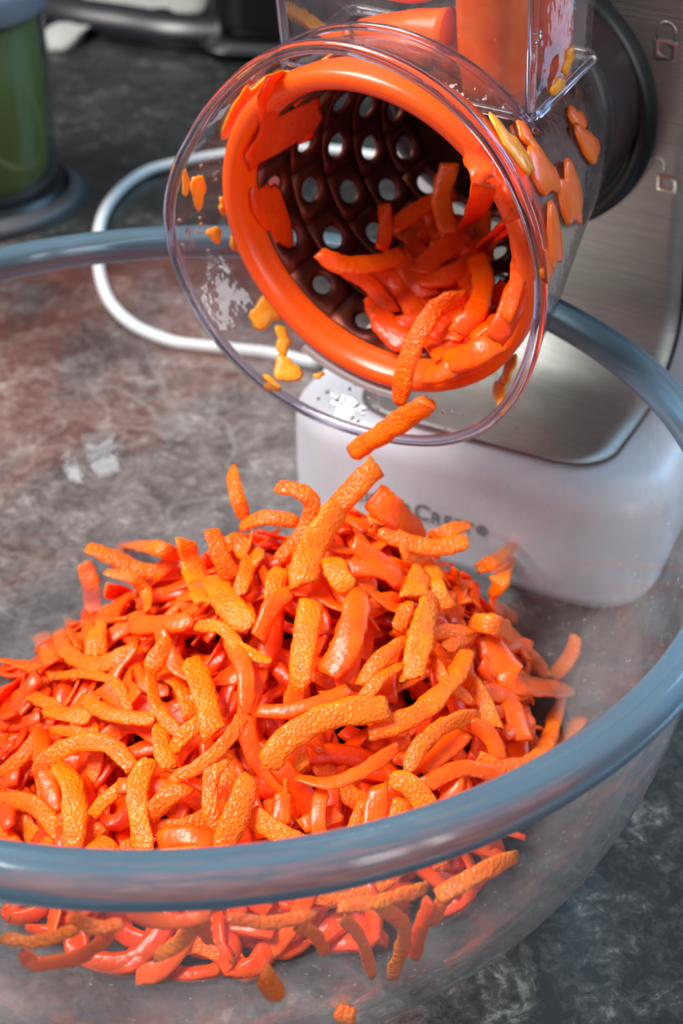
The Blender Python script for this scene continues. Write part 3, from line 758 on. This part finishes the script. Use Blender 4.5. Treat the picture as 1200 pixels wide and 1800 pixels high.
# shreds in the drum and falling from it
G3 = 'carrot shreds inside the grating drum'
DRUML = [
 ([(640,470),(700,500),(735,560),(745,600)],34,.3,'dark shred lying deep on the drum floor'),
 ([(655,520),(680,575),(720,610)],36,.25,'flat dark shred at the lower left of the drum pile'),
 ([(790,290),(775,350),(790,410)],30,2.2,'upright curved shred hanging at the top of the drum pile'),
 ([(830,260),(850,330),(820,400),(760,440)],34,1.2,'long dark curved shred at the back of the drum'),
 ([(900,290),(905,370),(850,430),(790,470)],40,.8,'broad dark shred along the right wall of the drum'),
 ([(690,400),(740,365),(800,340)],26,1.4,'shred sloping up right before the drum holes'),
 ([(675,360),(678,400),(670,440)],22,1.2,'short dark shred beside the drum holes'),
 ([(735,500),(800,480),(870,430),(915,390)],34,.9,'long dark shred crossing the drum pile'),
 ([(730,480),(780,440),(830,420)],36,1.0,'wide dark shred in the middle of the drum pile'),
 ([(560,445),(600,465),(660,462),(708,445)],28,1.6,'curved shred with bright tip crossing below the holes'),
 ([(838,450),(850,500),(835,550),(800,585)],32,1.5,'bent bright shred standing in the drum pile'),
 ([(905,400),(912,470),(890,560)],24,.4,'thin glossy shred along the right edge of the drum'),
 ([(780,640),(840,620),(900,580)],40,.25,'wide glossy shred on the lower rim of the drum'),
 ([(850,590),(820,560),(790,600)],34,.6,'crumpled shred near the lower rim of the drum'),
 ([(760,600),(800,550),(850,520)],44,.5,'broad red shred at the bottom of the drum'),
 ([(870,600),(900,540),(915,480)],36,.4,'smooth red shred at the lower right of the drum'),
 ([(700,440),(720,480),(760,520)],32,.7,'short dark shred under the curved bright-tipped one'),
 ([(600,470),(650,500),(690,550)],26,.4,'thin dark shred sloping down right in the drum'),
 ([(750,660),(790,640),(760,600)],40,.25,'short wide shred beside the hanging one'),
]
for i, (pts, wpx, lift, lab) in enumerate(DRUML):
    P, dep = lay(pts, CONE, 0.3+lift, 0.2)
    nn = ((CAMP-P[0]).normalized()*0.8 + ez*0.5).normalized()
    shred_obj(P, wpx*dep/FPX*1.25, nn, M_CARROT4 if i in (0, 1, 3, 4, 5, 6, 7, 8, 14, 15, 16, 17) else M_CARROT3, lab, G3, seed=600+i)  # redder copies put the drum's inner shade into the shred colour
for i in range(34):
    r = random.Random(900+i); a = r.uniform(0, 2*PI); q = math.sqrt(r.random())
    px, py = 815+q*105*math.cos(a), 520+q*120*math.sin(a); th = r.uniform(0, PI); l = r.uniform(50, 85); bd = r.uniform(-22, 22)
    pts = [(px-math.cos(th)*l, py-math.sin(th)*l), (px-math.sin(th)*bd, py+math.cos(th)*bd), (px+math.cos(th)*l, py+math.sin(th)*l)]
    if any(((u_-690)/245)**2+((v_-400)/275)**2 > 1 and u_ > 800 for u_, v_ in pts) or any(u_ > 905 or v_ > 640 or u_ < 640 for u_, v_ in pts): continue
    P, dep = lay(pts, CONE, r.uniform(0.25, 1.0), 0.2)
    shred_obj(P, r.uniform(.44, .6), ((CAMP-P[0]).normalized()*0.8 + ez*0.5).normalized(), M_CARROT4, 'shaded red-orange shred packed with others on the drum floor', 'carrot shreds packed on the drum floor', seed=900+i)
hp = [d2w(ond(820, 520, 1.2)), d2w(ond(770, 540, 0.6)), d2w(ond(735, 590, -0.1)), d2w(ond(712, 650, -0.65)), d2w(ond(702, 712, -0.95))]
shred_obj(hp, 0.52, -ey, M_CARROT, 'long shred hanging out of the drum over its orange lower rim', 'carrot shreds at the mouth of the drum', seed=701)
fp = [d2w(ond(758, 706, -1.15)), d2w(ond(722, 728, -1.3)), d2w(ond(680, 757, -1.45)), d2w(ond(622, 795, -1.55))]
shred_obj(fp, 0.58, (-ey+ez*0.6).normalized(), M_CARROT, 'thick stubby shred clinging to the spout lip, about to drop into the bowl', 'carrot shreds at the mouth of the drum', thick=0.7, seed=702)

# ------------------------------------------------------------------ carrot pieces in the hopper
def chunk(name, P, R, lab, squash=1.0, seed=0, mat=M_CHUNK):
    P = crom([d2w(p) for p in P], 14); loops = []; rr = crom([(r, 0, 0) for r in R], 14)
    c = sum(P, Vector())/len(P)
    for i, p in enumerate(P):
        t = (P[min(i+1, 13)]-P[max(i-1, 0)]).normalized(); u = (ex-t*ex.dot(t))
        u = u.normalized() if u.length > 0.2 else (ez-t*ez.dot(t)).normalized(); v = t.cross(u)
        r = rr[i].x
        loops.append([p-c+u*r*math.cos(a)*(1+0.06*smoothnoise((math.cos(a), math.sin(a), i*.3), 1.3, seed))+v*r*squash*math.sin(a) for a in [2*PI*k/24 for k in range(24)]])
    ca = sum(loops[0], Vector())/24; cb = sum(loops[-1], Vector())/24
    loops = [[ca+(q-ca)*0.6 for q in loops[0]]] + loops + [[cb+(q-cb)*0.6 for q in loops[-1]]]
    o = mesh(name, *loft(loops, True, True, True), mat); o.location = c*S
    tag(o, lab, 'carrot'); return o
chunk('carrot_piece', [(2.05, 2.35, 3.0), (2.0, 2.4, 5), (2.0, 2.5, 8), (2.0, 2.5, 11)], [0.75, 0.85, 0.9, 0.85], 'thick upright carrot stick in the clear hopper, nearest its corner rib', 0.85, 1)
chunk('carrot_piece', [(2.95, 3.75, 3.0), (2.85, 3.7, 5.5), (2.75, 3.7, 9)], [0.38, 0.42, 0.42], 'slimmer carrot stick behind the thick one in the hopper', 1.2, 2)
chunk('carrot_piece', [(-2.5, 2.2, 3.75), (-1.3, 2.2, 4.0), (-0.1, 2.2, 4.2), (0.95, 2.3, 4.3)], [0.12, 0.42, 0.62, 0.72], 'wedge-shaped carrot slab lying across the bottom of the hopper', 0.9, 3)
chunk('carrot_piece', [(-1.2, 2.8, 5.0), (-0.2, 2.8, 5.4), (0.7, 2.8, 5.9)], [0.3, 0.62, 0.6], 'rough carrot lump on top of the slab in the hopper', 1.0, 4)

# ------------------------------------------------------------------ flakes stuck to the clear spout and bowl
def flake(px, py, w_, h_, rot, bvh, lab, group, seed, mat=M_FLAKE, thick=0.09):
    d = depth_of(bvh, px, py)
    if not d: return
    p, n_ = d[1], d[2]
    if n_.dot(CAMP-p) < 0: n_ = -n_
    sc = d[0]/FPX; rgt = (rt-n_*rt.dot(n_)).normalized(); upv = n_.cross(rgt)
    if upv.dot(up) < 0: upv = -upv
    fx = 1/max(0.35, abs(rgt.dot(rt))); fy = 1/max(0.35, abs(upv.dot(up)))
    r = random.Random(seed); N = 22; ring_ = []
    ph = [r.uniform(0, 6.28) for _ in range(4)]
    for k in range(N):
        a = 2*PI*k/N; q = 1+0.22*math.sin(2*a+ph[0])+0.16*math.sin(3*a+ph[1])+0.10*math.sin(5*a+ph[2])+0.07*r.uniform(-1, 1)
        X, Y = math.cos(a)*w_/2*q, math.sin(a)*h_/2*q
        X, Y = X*math.cos(rot)-Y*math.sin(rot), X*math.sin(rot)+Y*math.cos(rot)
        ring_.append(rgt*X*sc*fx*1.0 + upv*Y*sc*fy)
    lo_ = [[q*0.9 for q in ring_], [q+n_*thick*0.4 for q in ring_], [q*0.85+n_*thick for q in ring_], [q*0.35+n_*thick*1.15 for q in ring_]]
    o = mesh('carrot_flake', *loft(lo_, True, True, True), mat); o.location = (p+n_*0.01)*S
    tag(o, lab, 'carrot flake', group)
G4 = 'carrot flakes stuck to the clear spout'
FLK = [
 (347, 334, 24, 44, -0.4, 'elongated flake on the upper left of the clear spout'),
 (324, 320, 9, 34, -0.3, 'thin sliver at the left edge of the clear spout'),
 (376, 411, 27, 24, 0.2, 'small rounded flake where spout and bowl rim cross'),
 (392, 362, 16, 28, 0.5, 'tiny split flake touching the left of the orange ring'),
 (410, 430, 12, 28, 0.2, 'pale sliver beside the orange ring, left'),
 (472, 548, 62, 58, 0.5, 'largest flat flake under the lower left of the orange ring'),
 (497, 598, 28, 48, 0.3, 'narrow flake linking the largest one to the one below'),
 (504, 650, 40, 58, 0.1, 'blistered wet flake near the spout lip'),
 (476, 676, 42, 20, -0.5, 'slanting flake crossing the lip at the lower left'),
 (415, 200, 34, 60, -0.7, 'ragged flake at the upper left between ring and lip'),
 (450, 160, 46, 30, 0.5, 'jagged flake at the top left between ring and lip'),
 (505, 130, 44, 24, 0.3, 'crumbled flake above the ring, left of the top'),
 (575, 113, 90, 30, 0.0, 'wide thin flake at the top of the ring'),
 (880, 690, 22, 44, -0.2, 'upright flake at the lower right of the spout'),
 (897, 650, 24, 34, -0.3, 'wet flake above the upright one at the lower right'),
 (560, 661, 18, 13, 0.1, 'tiny crumb in a water drop at the bottom of the spout'),
 (900, 262, 80, 60, -0.7, 'smeared flake at the right shoulder of the spout'),
 (1000, 345, 62, 110, 0.2, 'large pulp smear on the right side of the housing'),
 (970, 420, 46, 100, -0.1, 'lower pulp smear on the right side of the housing'),
 (1030, 255, 50, 70, 0.1, 'upper pulp smear on the right side of the housing'),
]
for i, (px, py, w_, h_, r_, lab) in enumerate(FLK):
    flake(px, py, w_, h_, r_, HOUSE, lab, G4, 40+i, M_FLAKE if i < 17 else M_CHUNK)
for i, (px, py, w_, h_, r_, lab) in enumerate([(500, 225, 150, 110, -0.6, 'large wet sheet of carrot pulp inside the drum, upper left'), (480, 380, 50, 150, 0.25, 'dark film of pulp inside the drum, left of the holes'), (880, 600, 60, 50, 0.3, 'grainy pulp patch on the lower right inside the drum')]):
    flake(px, py, w_, h_, r_, CONE, lab, 'carrot pulp inside the drum', 140+i, M_CARROT4, 0.05)
for i, (px, py, w_, h_, r_, lab) in enumerate([(950, 300, 70, 90, 0.4, 'brownish pulp patch on the housing below the hopper corner'), (925, 245, 44, 50, 0.2, 'pulp patch under the corner rib of the hopper'), (1010, 210, 36, 50, -0.2, 'pulp patch just below the hopper side'), (955, 470, 26, 60, 0.1, 'narrow pulp streak low on the housing side'), (640, 108, 60, 18, -0.1, 'wide thin flake right of the top of the ring'), (700, 128, 50, 20, -0.4, 'ragged flake at the upper right above the ring'), (545, 60, 60, 22, 0.3, 'orange smear on the shoulder under the hopper front')]):
    flake(px, py, w_, h_, r_, HOUSE, lab, G4, 160+i, M_CHUNK if i < 4 else M_FLAKE)
flake(270, 450, 12, 34, 0.1, BOWL_IN, 'small orange sliver stuck inside the far wall of the bowl', None, 90)
hbv = [d2w((x, y, z_)) for x, y, z_ in hopbox(-3.2, 3.55, 1.3, 4.6)[0]]
HOP = BVHTree.FromPolygons(hbv, hopbox(-3.2, 3.55, 1.3, 4.6)[1])
for i, (px, py, w_, h_, lab) in enumerate([(995, 105, 22, 34, 'single pale flake high on the hopper side'), (977, 152, 26, 28, 'upper flake of the pair low on the hopper side'), (968, 182, 30, 24, 'lower flake of the pair low on the hopper side'), (1024, 140, 12, 26, 'thin flake at the back edge of the hopper side')]):
    flake(px, py, w_, h_, 0.1*i, HOP, lab, 'carrot flakes on the hopper side', 70+i)

# ------------------------------------------------------------------ things behind: jar, cable, appliance, cloth
jc = hitz(-66, 345, 0)
jar = empty('blender_jar', (jc.x, jc.y, 0), label='tall clear jar of green liquid with grey lid behind the bowl', cat='jar')
mesh('base', *lathe([(0.01, 0), (5.1, 0), (5.35, 0.2), (5.3, 0.7), (4.95, 1.0), (0.01, 1.0)], 64), M_BLACK, jar)
mesh('jar_glass', *lathe([(0.01, 1.0), (4.75, 1.05), (4.95, 1.5), (4.95, 5), (5.0, 9.6)], 64), thin_glass('jar_plastic', (0.7, 0.72, 0.74), 1.45, 0.05, 0.02), jar)
mesh('green_liquid', *lathe([(0.01, 1.1), (4.2, 1.2), (4.5, 1.7), (4.6, 5), (4.7, 8.9), (0.01, 9.0)], 64), M_GREEN, jar)
mesh('lid', *lathe([(0.01, 11.0), (4.7, 11.0), (5.05, 10.7), (5.15, 10.3), (5.15, 9.4), (5.05, 9.3), (0.01, 9.4)], 64), M_LID, jar)
mesh('base_collar', *lathe([(5.4, 0.5), (6.1, 0.0), (6.3, 0.0), (5.5, 0.75)], 64, closed=True), simple('collar', (0.07, 0.07, 0.075), 0.5), jar)

cp_ = [hitz(*q, 0.3) for q in [(560, 640), (480, 622), (420, 615), (350, 608), (300, 600), (240, 575), (200, 540), (180, 500), (172, 450), (175, 400), (190, 360), (220, 325), (260, 300), (310, 287), (370, 275), (450, 265), (560, 262), (700, 280)]]
cb = mesh('power_cable', *tube(crom(cp_, 90), 0.27, 10), M_CORD)
tag(cb, 'white power cable lying in a loop on the dark counter behind the bowl', 'cable')

p0 = hitz(395, 105, 0)
ap = empty('black_appliance', (p0.x, p0.y, 0), label='black kitchen appliance standing at the back of the dark counter', cat='appliance')
mesh('body', *box(-1, 26, 0, 20, 1.0, 30, 2.5), M_BLACK, ap)
mesh('base', *box(-1.6, 26.6, -0.8, 20.6, 0, 1.2, 2.0), M_BLACK, ap)
sp = [hitz(*q, 1.0) for q in [(78, 14), (140, 28), (230, 42), (310, 55), (400, 60)]]
vs, fs = tube(crom(sp, 30), 1.3, 12, ry=0.9)
sb_ = mesh('black_cable', vs, fs, M_BLACK); tag(sb_, 'thick black cable lying across the grey cloth at the back', 'cable')
def cloth():
    P = [(85, 92), (78, 60), (110, 30), (150, 0), (230, -25), (350, -25), (365, 20), (330, 33), (270, 30), (210, 46), (165, 52), (125, 90)]
    W = [hitz(*q, 0.05) for q in P]; c = sum(W, Vector())/len(W); W = crom(W+[W[0]], 48)[:-1]
    lo_ = [[c+(q-c)*k + Vector((0, 0, h_+0.35*smoothnoise(q*k, 0.5, 3))) if h_ > 0 else q.copy() for q in W] for k, h_ in ((1, 0), (0.97, 0.35), (0.8, 0.6), (0.5, 0.7), (0.15, 0.7))]
    return loft(lo_, True, True, True)
cl = mesh('grey_cloth', *cloth(), M_CLOTH); tag(cl, 'crumpled pale grey cloth on the counter under the black cable', 'cloth')

# water drops on the clear plastic
r = random.Random(5); k = 0
for i in range(60):
    px, py = r.choice([(330, 400), (560, 700), (640, 720), (800, 735), (360, 300), (640, 95), (960, 60), (340, 420), (600, 690), (1000, 130)])
    px += r.uniform(-26, 26); py += r.uniform(-22, 22)
    d = depth_of(HOP if (py < 200 and px > 930) else HOUSE, px, py)
    if not d: continue
    n_ = d[2] if d[2].dot(CAMP-d[1]) > 0 else -d[2]
    rad = r.uniform(0.03, 0.075); u = n_.orthogonal().normalized(); v = n_.cross(u)
    lo_ = [[u*math.cos(2*PI*j/10)*rad*math.cos(e)+v*math.sin(2*PI*j/10)*rad*math.cos(e)+n_*rad*0.5*math.sin(e) for j in range(10)] for e in (0, 0.5, 1.0, 1.35)]
    o = mesh('water_drop', *loft(lo_, True, True, True), M_WATER); o.location = (d[1]+n_*0.004)*S
    tag(o, 'tiny water drop clinging to the clear plastic of the grater', 'water drop', 'water drops on the clear plastic of the grater')
